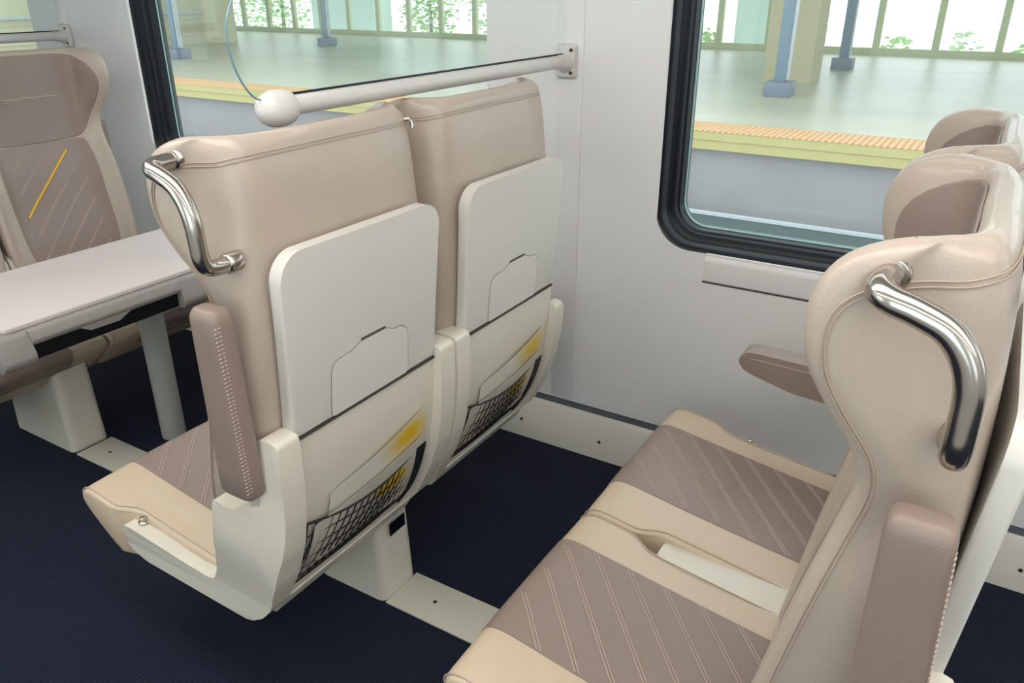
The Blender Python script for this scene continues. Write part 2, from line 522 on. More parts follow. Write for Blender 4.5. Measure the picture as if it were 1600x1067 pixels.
def build_shell(par):
    # curved back plate with a rolled rim at the bottom
    bm = bmesh.new()
    zs = [.318+.457*k/24 for k in range(25)]
    rings = []
    for y in [-.234, -.20, -.1, 0, .1, .20, .234]:
        ring = [(rear_x(z)-.012, y, z) for z in zs]+[(rear_x(z)-.034, y, z) for z in reversed(zs)]
        rings.append(ring)
    loft(bm, rings)
    sh = finish('back_shell', bm, SHELL, par, 40)
    # bottom pan
    bm = bmesh.new()
    out = round_poly([(-.02, .335), (-.05, .285), (-.2, .28), (-.42, .284), (-.44, .30), (-.2, .31)], .01, 3)
    extrude_poly(bm, out, 'y', -.235, .235)
    finish('seat_pan', bm, SHELL, par, 40)
    bm = bmesh.new(); tube(bm, [(rear_x(.305)-.004, y, .31) for y in [-.25, -.1, .1, .25]], .013, 12)
    finish('bottom_rim', bm, SHELL, par)
    # vertical ribs that frame the back plate
    return sh

def build_net(par):
    bm = bmesh.new()
    def pt(a, b):
        # a 0..1 across, b 0..1 up
        y = -.226+.424*a
        zt = .566-.034*math.sin(PI*a)-.012*a
        z = .335+(zt-.335)*b
        return Vector((rear_x(z)-.007+.018*math.sin(PI*a)*(.35+.65*b), y, z))
    def line(f, r):
        tube(bm, [f(k/16) for k in range(17)], r, 5)
    for k in range(19):
        a = k/18; line(lambda t: pt(min(1, max(0, a+.09*(t-.5))), t), .0016)
    for k in range(7):
        b = k/6; line(lambda t: pt(t, b+(.012*math.sin(9*t+k) if 0 < k < 6 else 0)), .0017 if k < 6 else .0032)
    n = finish('pocket_net', bm, BLACKN, par); n['label'] = 'black mesh pocket net'
    for s in (0, 1):
        bm = bmesh.new()
        r = []
        for k in range(9):
            b = k/8*1.03; w = .012 if s == 0 else .03*(.3+b)
            p = pt(s, min(b, 1)); d = w if s == 0 else -w
            r.append([(p.x+.010, p.y, p.z), (p.x+.010, p.y+d, p.z), (p.x, p.y+d, p.z), (p.x, p.y, p.z)])
        loft(bm, r)
        finish('net_binding', bm, BLACKN, n)
    return n

def build_tray(par):
    """folded tray: leaning slab with rounded top corners"""
    root = None
    W = .236; z0, z1 = .782, 1.168
    def sx(z): return .080+.028*(z-.78)/.36
    n = 10; R = .055
    out = []
    out += [(-W+.012, z0), (W-.012, z0)]
    out.append((W-.002, z0+.02))
    for k in range(n+1):
        t = PI/2*k/n; out.append((W-R+R*math.cos(t)+.0, z1-R+R*math.sin(t)))
    for k in range(n+1):
        t = PI/2+PI/2*k/n; out.append((-W+R+R*math.cos(t), z1-R+R*math.sin(t)))
    out.append((-W+.002, z0+.02))
    bm = bmesh.new()
    extrude_poly(bm, out, 'x', -.030, 0, bev=.008, seg=4)
    for v in bm.verts: v.co.x += sx(v.co.z)
    tr = finish('tray_table', bm, TRAYM, par, 35)
    # phone flap: outline raised slightly, dark seam round it
    def fl(y, z, off): return (sx(z)+off, y, z)
    op = [(-.125, z0+.004), (-.121, .88), (-.118, .899), (-.105, .911), (-.055, .914), (-.035, .925), (.055, .925), (.072, .914), (.105, .912), (.122, .900), (.126, .88), (.128, z0+.004)]
    op = [(y-.0, z-.0) for y, z in op]
    bm = bmesh.new()
    o2 = round_poly(op, .012, 4)
    v = [bm.verts.new(fl(y, z, -.002)) for y, z in o2]; v2 = [bm.verts.new(fl(y*.992, z-.001, .0012)) for y, z in o2]
    bm.faces.new(v2)
    for i in range(len(v)): bm.faces.new((v[i], v[(i+1) % len(v)], v2[(i+1) % len(v)], v2[i]))
    flp = finish('phone_holder_flap', bm, TRAYM, tr, 40)
    bm = bmesh.new()
    tube(bm, [fl(y, z, .0002) for y, z in o2[2:-2]], .0010, 5)
    g = finish('flap_seam', bm, SEAMG, flp)
    bm = bmesh.new(); box(bm, .045, .0800, -.234, .234, .776, .7815)
    finish('hinge_gap', bm, GROOVE, tr)
    bm = bmesh.new(); box(bm, sx(.93)-.001, sx(.93)+.0012, -.030, .048, .926, .931, bev=.0006); finish('finger_notch', bm, GROOVE, flp)
    return tr

def armpad_mesh(name, par, pts, y0, y1, seamside=-1):
    bm = bmesh.new()
    extrude_poly(bm, round_poly(pts, [.02]*len(pts), 5), 'y', y0, y1, bev=.012, seg=5)
    return finish(name, bm, BROWN, par, 50)

def superring(c, ax, ay, az, a, b, n=4.5, N=40):
    out = []
    for k in range(N):
        t = 2*PI*k/N; cc, ss = math.cos(t), math.sin(t)
        r = (abs(cc)**n+abs(ss)**n)**(-1/n)
        out.append(c+ax*(a*r*cc)+ay*(b*r*ss))
    return out

def build_arm_up(par, s, y0=.298, y1=.348):
    yc = s*(y0+y1)/2; hb = (y1-y0)/2
    bm = bmesh.new(); rings = []
    Z0, Z1 = .696, 1.086
    def sec(z):
        t = (z-Z0)/(Z1-Z0); return .026-.010*t, .045-.009*t
    for z, k in ((Z0, .72), (Z0+.002, .84), (Z0+.006, .94), (Z0+.013, 1), (.76, 1), (.85, 1), (.95, 1), (1.03, 1), (Z1-.024, 1), (Z1-.014, .975), (Z1-.007, .92), (Z1-.002, .84), (Z1, .70)):
        cx, a = sec(z)
        rings.append(superring(Vector((cx, yc, z)), Vector((1, 0, 0)), Vector((0, 1, 0)), None, a-(1-k)*.05, hb-(1-k)*.05))
    loft(bm, rings)
    o = finish('armrest', bm, BROWN, par, 60); o['label'] = 'taupe padded armrest folded upright'
    bm = bmesh.new()
    for d in (-.0045, .0045):
        for k in range(44):
            z = .722+.0078*k
            cx, a = sec(z); x = cx+a*.965-abs(d+.0045)*.0; y = yc+s*(hb*.74)+d
            tube(bm, [(x, y-.0026, z), (x+.0006, y+.0026, z+.0012)], .0011, 4)
    finish('stitching', bm, STITCH, o)
    return o

def build_arm_down(par, s):
    pts = [(-.486, .668), (-.482, .645), (-.45, .630), (-.34, .602), (-.04, .580), (.02, .61), (.0, .675), (-.06, .684), (-.44, .694), (-.474, .690)]
    a, b = (.250, .318) if s > 0 else (-.318, -.250)
    o = armpad_mesh('armrest', par, pts, a, b); o['label'] = 'taupe padded armrest folded down'
    bm = bmesh.new(); tube(bm, [(-.455, a+.0002 if s > 0 else b, .676), (-.3, a+.0002 if s > 0 else b, .672), (-.03, a+.0002 if s > 0 else b, .666)], .0012, 5)
    finish('stitching', bm, STITCH, o)
    return o

def build_handle(par, s=-1):
    pts = [(-.066, .262, 1.328), (-.070, .290, 1.326), (-.072, .318, 1.323), (-.060, .331, 1.318), (-.034, .334, 1.311), (-.004, .334, 1.297), (.016, .334, 1.272),
           (.026, .334, 1.240), (.028, .333, 1.20), (.028, .331, 1.178), (.028, .322, 1.161), (.028, .302, 1.155), (.028, .262, 1.155)]
    pts = [(x, s*y, z) for x, y, z in pts]
    bm = bmesh.new(); tube(bm, catmull(pts, 6), .0150, 20)
    o = finish('grab_handle', bm, STEEL, par, 60); o['label'] = 'curved polished steel grab handle'
    for (x, z) in ((-.066, 1.328), (.028, 1.155)):
        bm = bmesh.new(); tube(bm, [(x, s*.258, z), (x, s*.282, z), (x, s*.285, z)], lambda t: .0185 if t < .9 else .016, 24)
        finish('mount', bm, STEEL, o, 50)
    return o

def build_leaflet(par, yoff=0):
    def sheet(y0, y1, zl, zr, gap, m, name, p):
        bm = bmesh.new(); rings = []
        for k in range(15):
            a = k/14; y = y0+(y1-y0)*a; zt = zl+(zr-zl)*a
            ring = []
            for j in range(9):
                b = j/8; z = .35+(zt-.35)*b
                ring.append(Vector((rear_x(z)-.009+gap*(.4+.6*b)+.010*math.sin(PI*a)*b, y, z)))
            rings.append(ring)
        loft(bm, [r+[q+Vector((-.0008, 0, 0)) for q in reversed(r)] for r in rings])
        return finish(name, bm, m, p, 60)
    back = sheet(-.14, .195, .60, .665, .003, CARD, 'leaflet', par)  # shell-coloured back sheet carries the painted yellow reflection
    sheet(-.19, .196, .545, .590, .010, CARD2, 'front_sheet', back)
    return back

def build_seat(aisle, name, label, loc, rz=0, group=None, arm='up', rails=True, arm_side=None, inner_yellow=False):
    root = empty(name, label, 'seat', loc, rz, group)
    bk = build_backrest(root)
    for di, dz in ((0, 0), (.14, .006)):
        bm = bmesh.new(); tube(bm, seam_path(di, dz), .0011, 5); finish('seam', bm, BEIGE_SEAM, bk)
    hp = finish('headrest_panel', patch(.70, 1.005, 1.346, .003, 2.8), BROWN, root, 60)
    hp['label'] = 'taupe headrest panel'
    # embroidered mark on the headrest
    bm = bmesh.new()
    mk = [(-.34, 1.165), (-.26, 1.168), (-.24, 1.172), (-.05, 1.176), (.0, 1.180), (.05, 1.176), (.34, 1.170)]
    tube(bm, [front(u*.8, z-.0, .0055) for u, z in mk], .0014, 5)
    tube(bm, [front(u, z, .0055) for u, z in [(-.16, 1.181), (-.10, 1.184), (-.04, 1.182), (.0, 1.186), (.06, 1.183), (.14, 1.184)]], .0026, 5)
    finish('embroidery', bm, BEIGE_SEAM, hp)
    bp = finish('back_panel', patch(.52, .44, 1.005, .003, 9, taper=lambda z: .82+.18*min(1, max(0, (z-.44)/.5))), BROWN, root, 60)
    bp['label'] = 'taupe quilted back panel'
    bm = bmesh.new(); bmy = bmesh.new()
    for k in range(-6, 12):
        for d in (0, .007):
            pts = []
            for q in range(25):
                y = -.150+.300*q/24; z = .20+.088*k+d+.95*(y+.15)
                if .46 < z < .975: pts.append(front_y(-y, z, .0052))
            if len(pts) > 3 and not (k == 6 and d):
                tube(bmy if k == 6 else bm, pts, .0015 if k != 6 else .0045, 6)
    finish('stitching', bm, STITCH, bp)
    finish('yellow_piping', bmy, YELLOW, bp)
    cu = build_cushion(root); build_cushion_panel(root)
    for s in (-1, 1):
        bm = bmesh.new()
        for off in (.966, ):
            pts = []
            for i in range(0, 52):
                u = i; p = cpt(u, 0, 0); b = s*off*chw(p.x)
                q = cpt(u, 0, .0006); pts.append((q.x, b, q.z-.0055))
            tube(bm, pts, .0016, 5)
        finish('seam', bm, BEIGE_SEAM, cu)
    build_shell(root)
    build_tray(root); build_net(root)
    return root

def copy_tree(o, parent=None):
    c = o.copy(); C.objects.link(c)
    if parent: c.parent = parent
    for ch in list(o.children): copy_tree(ch, c)
    return c

# seat positions
XA, XC, XE, XG = -1.14, 0.0, -3.42, 1.15
YA, YB = 1.140, 1.730
GA = 'train seats in two-by-two rows'
seatA = build_seat(True, 'train_seat', 'beige train seat seen from behind beside the aisle, with steel handle and folded tray', (XA, YA, 0), 0, GA)
def place(src, label, loc, rz=0):
    c = copy_tree(src); c.name = 'train_seat'; c.location = loc; c.rotation_euler = (0, 0, rz); c['label'] = label
    return c
seatB = place(seatA, 'beige train seat seen from behind next to the wall, without a handle', (XA, YB, 0))
seatC = place(seatA, 'nearest beige train seat in the right foreground with large steel handle on its side', (XC, YA, 0))
seatD = place(seatA, 'beige train seat by the wall under the right window, its taupe armrest folded down', (XC, YB, 0))
seatE = place(seatA, 'taupe and beige train seat with yellow stripe facing forward at far left', (XE, YB+.07, 0), PI)
seatF = place(seatA, 'train seat at the left edge whose quilted cushion front shows below the table, aisle side', (XE, YA+.07, 0), PI)
# furniture particular to each seat
for st in (seatA, seatC):
    build_handle(st); build_arm_up(st, -1)
for st, sd in ((seatA, -1), (seatC, -1), (seatF, 1)):
    side_panel(st, sd, 'aisle'); side_panel(st, -sd, 'inner')
for st, sd in ((seatB, 1), (seatD, 1), (seatE, -1)):
    side_panel(st, sd, 'wall'); side_panel(st, -sd, 'inner')
build_arm_down(seatD, 1); build_arm_down(seatB, 1)
build_arm_up(seatE, -1, .285, .330)
for ch in seatE.children:
    if ch.name.startswith('armrest'): ch.location = (.02, 0, -.03)
for st in (seatE, seatF):
    for ch in st.children:
        if ch.name.startswith(('seat_cushion', 'seat_panel')): ch.location = (-.055, 0, -.032)
bm = bmesh.new(); tube(bm, [(.028, .226, 1.335), (.040, .232, 1.338), (.046, .234, 1.330), (.046, .234, 1.318)], .005, 10)
hk = finish('coat_hook', bm, STEEL, seatA); hk['label'] = 'small chrome coat hook'
for st in (seatD, seatB):
    for ch in st.children:
        if ch.name.startswith(('seat_cushion', 'seat_panel')): ch.scale = (1, 1.035, 1); ch.location = (0, .006, 0)
# hinge pin on the side rails
for st in (seatA, seatC, seatB, seatD):
    s = -1 if st in (seatA, seatC) else 1
    px, py = (-.462, .262) if s < 0 else (-.432, .284)
    bm = bmesh.new()
    tube(bm, [(px, s*py, .388), (px, s*py, .398), (px, s*py, .400)], lambda t: .014 if t < .9 else .011, 20)
    tube(bm, [(px, s*py, .398), (px, s*py, .409), (px, s*py, .4105)], lambda t: .0085 if t < .95 else .005, 16)
    finish('latch_pin', bm, STEEL, st, 40)
# white infill between the two cushions of a pair
for st in (seatA, seatC):
    bm = bmesh.new()
    out = round_poly([(-.485, .0), (-.485, .0)], 0, 1) if False else None
    rr = []
    pl = round_poly([(-.475, .245), (-.475, .345), (-.08, .345), (-.08, .245)], [.03, .03, .0, .0], 5)
    extrude_poly(bm, pl, 'z', .355, .372, bev=.003, seg=2)
    for v in bm.verts: v.co.z += .028*min(1, max(0, (-v.co.x-.08)/.40))
    finish('centre_infill', bm, SHELL, st, 40)

# leaflets in the pockets
for i, (st, lab) in enumerate(((seatA, 'yellow printed leaflet with painted reflection in the net pocket of the seat beside the aisle'),
                               (seatB, 'yellow printed leaflet with painted reflection in the net pocket of the seat next to the wall'))):
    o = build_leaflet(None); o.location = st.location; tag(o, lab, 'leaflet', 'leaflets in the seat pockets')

# pedestals
def pedestal(x0, x1, label, top=.29, flip=False):
    root = empty('seat_pedestal', label, 'seat support', ((x0+x1)/2, 1.36, 0), 0, 'seat pedestals')
    bm = bmesh.new(); rings = []
    hx = (x1-x0)/2
    for z, gx, gy in ((0, 0, 0), (.02, 0, 0), (.15, .006, .002), (top, .012, .004)):
        a, b = hx-gx, .072-gy
        rings.append([Vector((p[0], p[1], z)) for p in round_poly([(-a, -b), (a, -b), (a, b), (-a, b)], .03, 5)])
    loft(bm, rings); finish('column', bm, SHELL, root, 35)
    return root
pA = pedestal(-1.463, -1.212, 'off-white pedestal under the two middle seats seen from behind')
mbox('black_sticker', BLACK, pA, .1365-.013, .1375-.012, -.028, .036, .205, .245)
pC = pedestal(-.32, -.07, 'off-white pedestal under the two right-hand seats')
pE = pedestal(-3.106, -2.715, 'off-white pedestal under the bench at far left, behind the table', .325)
# floor plates
def plate(x0, x1, label, screws):
    root = empty('floor_plate', label, 'floor plate', ((x0+x1)/2, 1.36, 0), 0, 'floor cover plates')
    cx = (x0+x1)/2
    mbox('cover', PLATE, root, x0-cx, x1-cx, -.072, .072, .0, .006, bev=.0015)
    for s in screws:
        bm = bmesh.new(); tube(bm, [(s-cx, .0, .005), (s-cx, .0, .0068)], .006, 14); finish('screw', bm, SCREWM, root)
plate(-1.211, -.322, 'cream cover plate on the carpet between the middle and right pedestals', (-1.09, -.45))
plate(-2.699, -1.465, 'cream cover plate on the carpet between the left and middle pedestals', (-2.60, -1.6))
plate(-.069, 1.3, 'cream cover plate on the carpet behind the right-hand seats', (.1,))

# ------------------------------------------------------------------ rails with glass screens
WY = 2.275
def screen(x, ystart, label_r, label_g, grp, brk=True):
    root = empty('grab_rail', label_r, 'rail', (x, 0, 1.388), 0, 'white rails across the seat backs')
    bm = bmesh.new(); tube(bm, [(0, ystart, 0), (0, 1.6, 0), (0, 2.24, 0)], .0195, 24); finish('tube', bm, RAILM, root, 60)
    bm = bmesh.new()
    prof = [(-.040, .004), (-.038, .016), (-.030, .026), (-.015, .033), (.0, .035), (.018, .034), (.032, .030), (.042, .022), (.046, .018)]
    rings = [[Vector((r*math.cos(2*PI*k/24), ystart+a, r*math.sin(2*PI*k/24)-.002)) for k in range(24)] for a, r in prof]
    loft(bm, rings); finish('end_cap', bm, RAILM, root, 60)
    bm = bmesh.new(); box(bm, -.003, .003, ystart+.045, 2.235, .0185, .0235); finish('glazing_gasket', bm, BLACK, root)
    # wall bracket
    bm = bmesh.new()
    pl = round_poly([(-.036, -.052), (.036, -.052), (.036, .050), (-.036, .050)], .016, 5)
    v0 = [bm.verts.new((a, 2.273, b)) for a, b in pl]; v1 = [bm.verts.new((a, 2.262, b)) for a, b in pl]; v2 = [bm.verts.new((a*.86, 2.252, b*.86)) for a, b in pl]
    N = len(pl)
    for p, q in ((v0, v1), (v1, v2)):
        for k in range(N): bm.faces.new((p[k], p[(k+1) % N], q[(k+1) % N], q[k]))
    bm.faces.new(v2); bm.faces.new(list(reversed(v0)))
    tube(bm, [(0, 2.20, 0), (0, 2.225, -.002), (0, 2.245, -.004), (0, 2.256, -.004)], lambda t: .0215+.012*t*t, 20)
    b = finish('wall_bracket', bm, RAILM, root, 50)
    for z in (-.034, .032):
        for sx in (.022,):
            bm = bmesh.new(); tube(bm, [(sx, 2.256, z), (sx, 2.2495, z)], .0055, 12); finish('bolt', bm, SCREWM, b)
    # glass screen
    pts = [(ystart+.0, 1.402), (ystart-.042, 1.408), (ystart-.066, 1.43), (ystart-.084, 1.465), (ystart-.092, 1.505), (ystart-.088, 1.545), (ystart-.066, 1.582), (ystart-.03, 1.63), (ystart+.01, 1.70), (ystart+.04, 1.80), (ystart+.055, 1.95)]
    cur = [Vector((0, a, b)) for a, b in pts]; cur = catmull(cur, 6)
    out = [(p.y, p.z) for p in cur]+[(2.262, 1.95), (2.262, 1.402)]
    bm = bmesh.new()
    vs = [bm.verts.new((x, a, b)) for a, b in out]; bm.faces.new(vs)
    g = empty('glass_screen', label_g, 'glass screen', (0, 0, 0), 0, grp)
    finish('pane', bm, SGLASS, g)
    bm = bmesh.new(); tube(bm, [(x, p.y, p.z) for p in cur], .0019, 6); finish('polished_edge', bm, GEDGE, g)
screen(-1.19, 1.085, 'white tubular rail running above the middle seat backs to the wall', 'clear glass screen with curved edge standing on the middle rail', 'glass screens')
screen(-3.82, 1.085, 'white tubular rail behind the headrest at far left, bracketed to the wall', 'clear glass screen on the far left rail behind the headrest', 'glass screens')

# ------------------------------------------------------------------ table
tb = empty('folding_table', 'white table with grey edge trim on a single post at the left', 'table', (-2.515, 1.576, 0))
def T(x, y): return (x+2.515, y-1.576)
bm = bmesh.new()
o = round_poly([T(-2.775, .985), T(-2.268, .975), T(-2.268, 2.24), T(-2.775, 2.24)], [.03, .02, 0, 0], 4)
extrude_poly(bm, o, 'z', .706, .720, bev=.003, seg=2); finish('table_top', bm, TOPM, tb, 40)
bm = bmesh.new()
o = round_poly([T(-2.755, 1.0), T(-2.30, .99), T(-2.30, 2.23), T(-2.755, 2.23)], .02, 3)
extrude_poly(bm, o, 'z', .662, .706); finish('underframe', bm, GREYT, tb, 40)
def cap(y0, y1):
    bm = bmesh.new()
    pr = round_poly([(T(-2.32, 0)[0], .7055), (T(-2.268, 0)[0], .7055), (T(-2.250, 0)[0], .70), (T(-2.222, 0)[0], .63), (T(-2.235, 0)[0], .605), (T(-2.32, 0)[0], .605)], .01, 3)
    extrude_poly(bm, pr, 'y', y0-1.576, y1-1.576, bev=.003); return finish('corner_cap', bm, GREYT, tb, 40)
cap(.935, 1.03); cap(1.53, 1.65)
bm = bmesh.new()
pr = round_poly([(T(-2.30, 0)[0], .7055), (T(-2.266, 0)[0], .7055), (T(-2.248, 0)[0], .702), (T(-2.234, 0)[0], .675), (T(-2.24, 0)[0], .660), (T(-2.30, 0)[0], .660)], .005, 3)
extrude_poly(bm, pr, 'y', 1.03-1.576, 1.53-1.576)
for v in bm.verts:
    pass
finish('front_trim', bm, GREYT, tb, 40)
bm = bmesh.new()
ys = [1.20, 1.235, 1.275, 1.315, 1.36]
pr = [(1.17-1.576, .664), (1.205-1.576, .645), (1.30-1.576, .643), (1.345-1.576, .664)]
extrude_poly(bm, pr, 'x', T(-2.262, 0)[0], T(-2.238, 0)[0]); finish('finger_pull', bm, GREYT, tb)
mbox('edge_slot', BLACK, tb, T(-2.30, 0)[0], T(-2.262, 0)[0], 1.03-1.576, 1.53-1.576, .608, .661)
bm = bmesh.new(); box(bm, T(-2.775, 0)[0], T(-2.755, 0)[0], -.57, .64, .665, .706, bev=.004); finish('back_trim', bm, GREYT, tb)
bm = bmesh.new(); tube(bm, [(0, 0, .0), (0, 0, .665)], .045, 28); finish('post', bm, mat('post_grey', srgb(160, 160, 154), .35), tb)

# ------------------------------------------------------------------ car body: the setting
X0, X1 = -9.0, 4.2
YN = -.72     # the opposite wall
def rrect(x0, x1, z0, z1, r, n=7, eps=0):
    pts = []
    for cx, cz, a0 in ((x1-r, z1-r, 0), (x0+r, z1-r, PI/2), (x0+r, z0+r, PI), (x1-r, z0+r, 3*PI/2)):
        for k in range(n+1):
            t = a0+PI/2*k/n; pts.append((cx+r*math.cos(t), cz+r*math.sin(t)))
    return pts
WINS = [(-8.6, -6.7), (-5.96, -4.10), (-3.335, -1.487), (-.868, .98), (1.6, 3.45)]
WZ0, WZ1, WR = .850, 1.95, .115
def wall(name, y, sgn, label):
    """wall sheet with rounded openings, thickness outwards"""
    bm = bmesh.new()
    th = .03*sgn
    zb, zt = .212, 2.15
    def col(x0, x1):
        box(bm, x0, x1, min(y, y+th), max(y, y+th), zb, zt)
    x = X0
    for a, b in WINS:
        col(x, a)
        # the window bay: quads between rounded rect and bay rectangle
        rp = rrect(a, b, WZ0, WZ1, WR)
        N = len(rp); n = N//4
        corners = [(b, zt), (a, zt), (a, zb), (b, zb)]
        for yy in (y, y+th):
            vin = [bm.verts.new((p[0], yy, p[1])) for p in rp]
            vc = [bm.verts.new((p[0], yy, p[1])) for p in corners]
            for c in range(4):
                for k in range(n-1):
                    bm.faces.new((vc[c], vin[c*n+k], vin[c*n+k+1]))
                d = (c+1) % 4
                bm.faces.new((vc[c], vin[c*n+n-1], vin[(c*n+n) % N], vc[d]))
        x = b
    col(x, X1)
    bmesh.ops.remove_doubles(bm, verts=bm.verts, dist=1e-5)
    return struct(finish(name, bm, WALLM, None, 30), label, 'wall')
wf = wall('wall_window_side', WY, 1, 'pale grey wall panels around the train windows')
wn = wall('wall_aisle_side', YN, -1, 'pale grey wall on the near side, behind the viewer')

def window(i, a, b, y, s):
    root = empty('window_%d' % i, 'train window with rounded black rubber frame' , 'window', ((a+b)/2, y, 1.3)); root['kind'] = 'structure'
    cx = (a+b)/2
    bm = bmesh.new(); rings = []
    spec = [(0, .012, 0), (.004, .014, 0), (.010, .022, 0), (.014, .036, 0), (.018, .052, 0), (.028, .056, 0), (.036, .064, 0), (.040, .078, 0), (.046, .082, 0), (.051, .105, 0), (.051, .135, 0), (-.02, .135, 0), (-.02, .034, 0), (-.001, .033, 0)]
    for ins, dy, _ in spec:
        rings.append([Vector((p[0]-cx, s*dy, p[1]-1.3)) for p in rrect(a-.001+ins, b+.001-ins, WZ0-.001+ins, WZ1+.001-ins, max(.03, WR-ins*.7))])
    loft(bm, rings+[rings[0]], cap=False)
    finish('frame', bm, BLACK, root, 40)
    bm = bmesh.new(); rr = [Vector((p[0]-cx, s*.110, p[1]-1.3)) for p in rrect(a+.051, b-.051, WZ0+.051, WZ1-.051, .08)]
    tube(bm, rr+[rr[0]], .0035, 6); finish('glazing_bead', bm, WBEAD, root)
    bm = bmesh.new(); bm.faces.new([bm.verts.new((p[0]-cx, s*.118, p[1]-1.3)) for p in rrect(a+.05, b-.05, WZ0+.05, WZ1-.05, .08)])
    finish('pane', bm, WGLASS, root)
k = 1
for (a, b) in WINS:
    window(k, a, b, WY, 1); k += 1
for (a, b) in WINS:
    window(k, a, b, YN, -1); k += 1

# panel joints, sill covers and pillar strips
def trim(i, m, *a, bev=0):
    bm = bmesh.new(); box(bm, *a, bev=bev); return struct(finish('trim_%d' % i, bm, m), None)
ti = 1
for x in (-1.224, -3.88):
    trim(ti, WALLM, x, x+.088, WY-.004, WY+.01, .222, 2.14, bev=.003); ti += 1
for a, b in WINS[1:]:
    x0, x1 = a+.17, b-.17
    bm = bmesh.new()
    pr = round_poly([(WY+.01, .762), (WY-.005, .762), (WY-.0055, .83), (WY+.002, .848), (WY+.03, .851), (WY+.03, .80)], .006, 3)
    extrude_poly(bm, pr, 'x', x0, x1, bev=.002)
    struct(finish('trim_%d' % ti, bm, WALLM, None, 40), None); ti += 1
    trim(ti, GROOVE, x0-.003, x1+.003, WY-.0015, WY+.005, .757, .762); ti += 1
# baseboard with a grey gap under the wall panels
for nm, y, s in (('baseboard_window_side', WY, -1), ('baseboard_aisle_side', YN, 1)):
    bm = bmesh.new()
    pr = [(y+s*.0, 0), (y+s*.0, .164), (y-s*.008, .180), (y-s*.05, .185), (y-s*.08, .185), (y-s*.08, 0)]
    for xs in ([X0, -1.452], [-1.446, .55], [.556, X1]):
        extrude_poly(bm, pr, 'x', xs[0], xs[1], bev=.0)
    struct(finish(nm, bm, BASEM, None, 30), 'cream baseboard along the foot of the train wall', 'baseboard')
trim(ti, BLUER, X0, X1, WY+.010, WY+.06, .150, .235); ti += 1
for k, x in enumerate((-1.35, -1.02, .31, -2.6)):
    bm = bmesh.new(); tube(bm, [(x, WY+.001, .075), (x, WY-.002, .075)], .006, 14)
    tag(finish('baseboard_screw', bm, SCREWM), ['small dark screw in the baseboard beside the net pocket', 'small dark screw in the baseboard left of the right-hand cushions', 'small dark screw in the baseboard at the right edge', 'small dark screw in the baseboard under the table'][k], 'screw', 'baseboard screws')
# floor, ceiling, ends
bm = bmesh.new(); box(bm, X0, X1, YN, WY+.08, -.05, 0); struct(finish('floor', bm, CARPET), 'dark navy ribbed carpet', 'floor')
bm = bmesh.new(); box(bm, X0, X1, YN-.03, WY+.03, 2.15, 2.20); struct(finish('ceiling', bm, CEILM), 'pale ceiling', 'ceiling')
bm = bmesh.new(); box(bm, X0-.05, X0, YN, WY, 0, 2.15); struct(finish('wall_left_end', bm, WALLM), 'pale end wall', 'wall')
bm = bmesh.new(); box(bm, X1, X1+.05, YN, WY, 0, 2.15); struct(finish('wall_right_end', bm, WALLM), 'pale end wall', 'wall')

# ceiling light strips
LAMP = emis('lamp_diffuser', (1, .95, .90, 1), 5.2)
for y0, y1, lab in ((1.76, 1.84, 'long ceiling light strip above the window seats'), (.38, .86, 'long ceiling light strip above the aisle'), (-.45, -.27, 'long ceiling light strip on the near side')):
    bm = bmesh.new(); box(bm, -2.9 if y0 > 0 else -4.5, X1-.3, y0, y1, 2.132, 2.149, bev=.004)
    tag(finish('ceiling_light', bm, LAMP), lab, 'light', 'ceiling light strips')

# ------------------------------------------------------------------ outside: the station platform
pf = empty('station_platform', 'concrete station platform across the track with an orange tactile edge', 'platform', (-12, 9.5, 0))
def pbox(name, m, x0, x1, y0, y1, z0, z1): return mbox(name, m, pf, x0+12, x1+12, y0-9.5, y1-9.5, z0, z1)
pbox('deck', CONC, -60, 14, 10.12, 22.5, -.25, 0)
pbox('tactile_edge', TACT, -60, 14, 9.48, 10.12, -.012, .002)
pbox('edge_beam', OLIVE, -60, 14, 9.50, 9.9, -.225, -.0125)
pbox('beam_lip', OLIVE, -60, 14, 9.485, 9.50, -.11, -.013)
pbox('retaining_wall', TRACK, -60, 14, 9.62, 10, -1.2, -.225)
gr = mbox('track_bed', TRACK, None, -60, 14, 2.75, 9.62, -1.25, -1.1); struct(gr, 'grey track bed beside the train', 'ground'); gr['kind'] = 'structure'; gr.name = 'floor_track_bed'
rl = empty('running_rail', 'dark rail with two pale edges on the track bed beyond the window', 'rail', (-12, 9.2, -1.085))
mbox('web', RAILD, rl, -48, 26, -.02, .02, .02, .15); mbox('foot', RAILL, rl, -48, 26, -.06, .06, .0, .022); mbox('head', RAILL, rl, -48, 26, -.04, .04, .15, .18)

def blue_post(x, y, label):
    r = empty('steel_post', label, 'post', (x, y, .001), 0, 'blue posts on the platform')
    mbox('column', BLUEP, r, -.085, .085, -.085, .085, .22, 3.9, bev=.01)
    mbox('flange', RAILL, r, .087, .12, -.05, .06, .25, 3.6)
    mbox('footing', BLUEB, r, -.20, .20, -.20, .20, 0, .22, bev=.01)
blue_post(-3.15, 13.2, 'blue steel post on a block, in front of the tan column, right window')
blue_post(-3.15, 18.3, 'blue steel post on a block, right of the tan column, farther back')
blue_post(-17.2, 12.87, 'blue steel post on a block at the left side of the left window')
blue_post(-17.2, 17.9, 'blue steel post on a block near the top middle of the left window')
blue_post(-29.5, 17.9, 'blue steel post on a block farthest along the platform')
cl = mbox('concrete_column', TANC, None, -3.93, -3.10, 15.1, 15.9, .001, 4); tag(cl, 'wide tan concrete column on the platform behind the blue post', 'column')
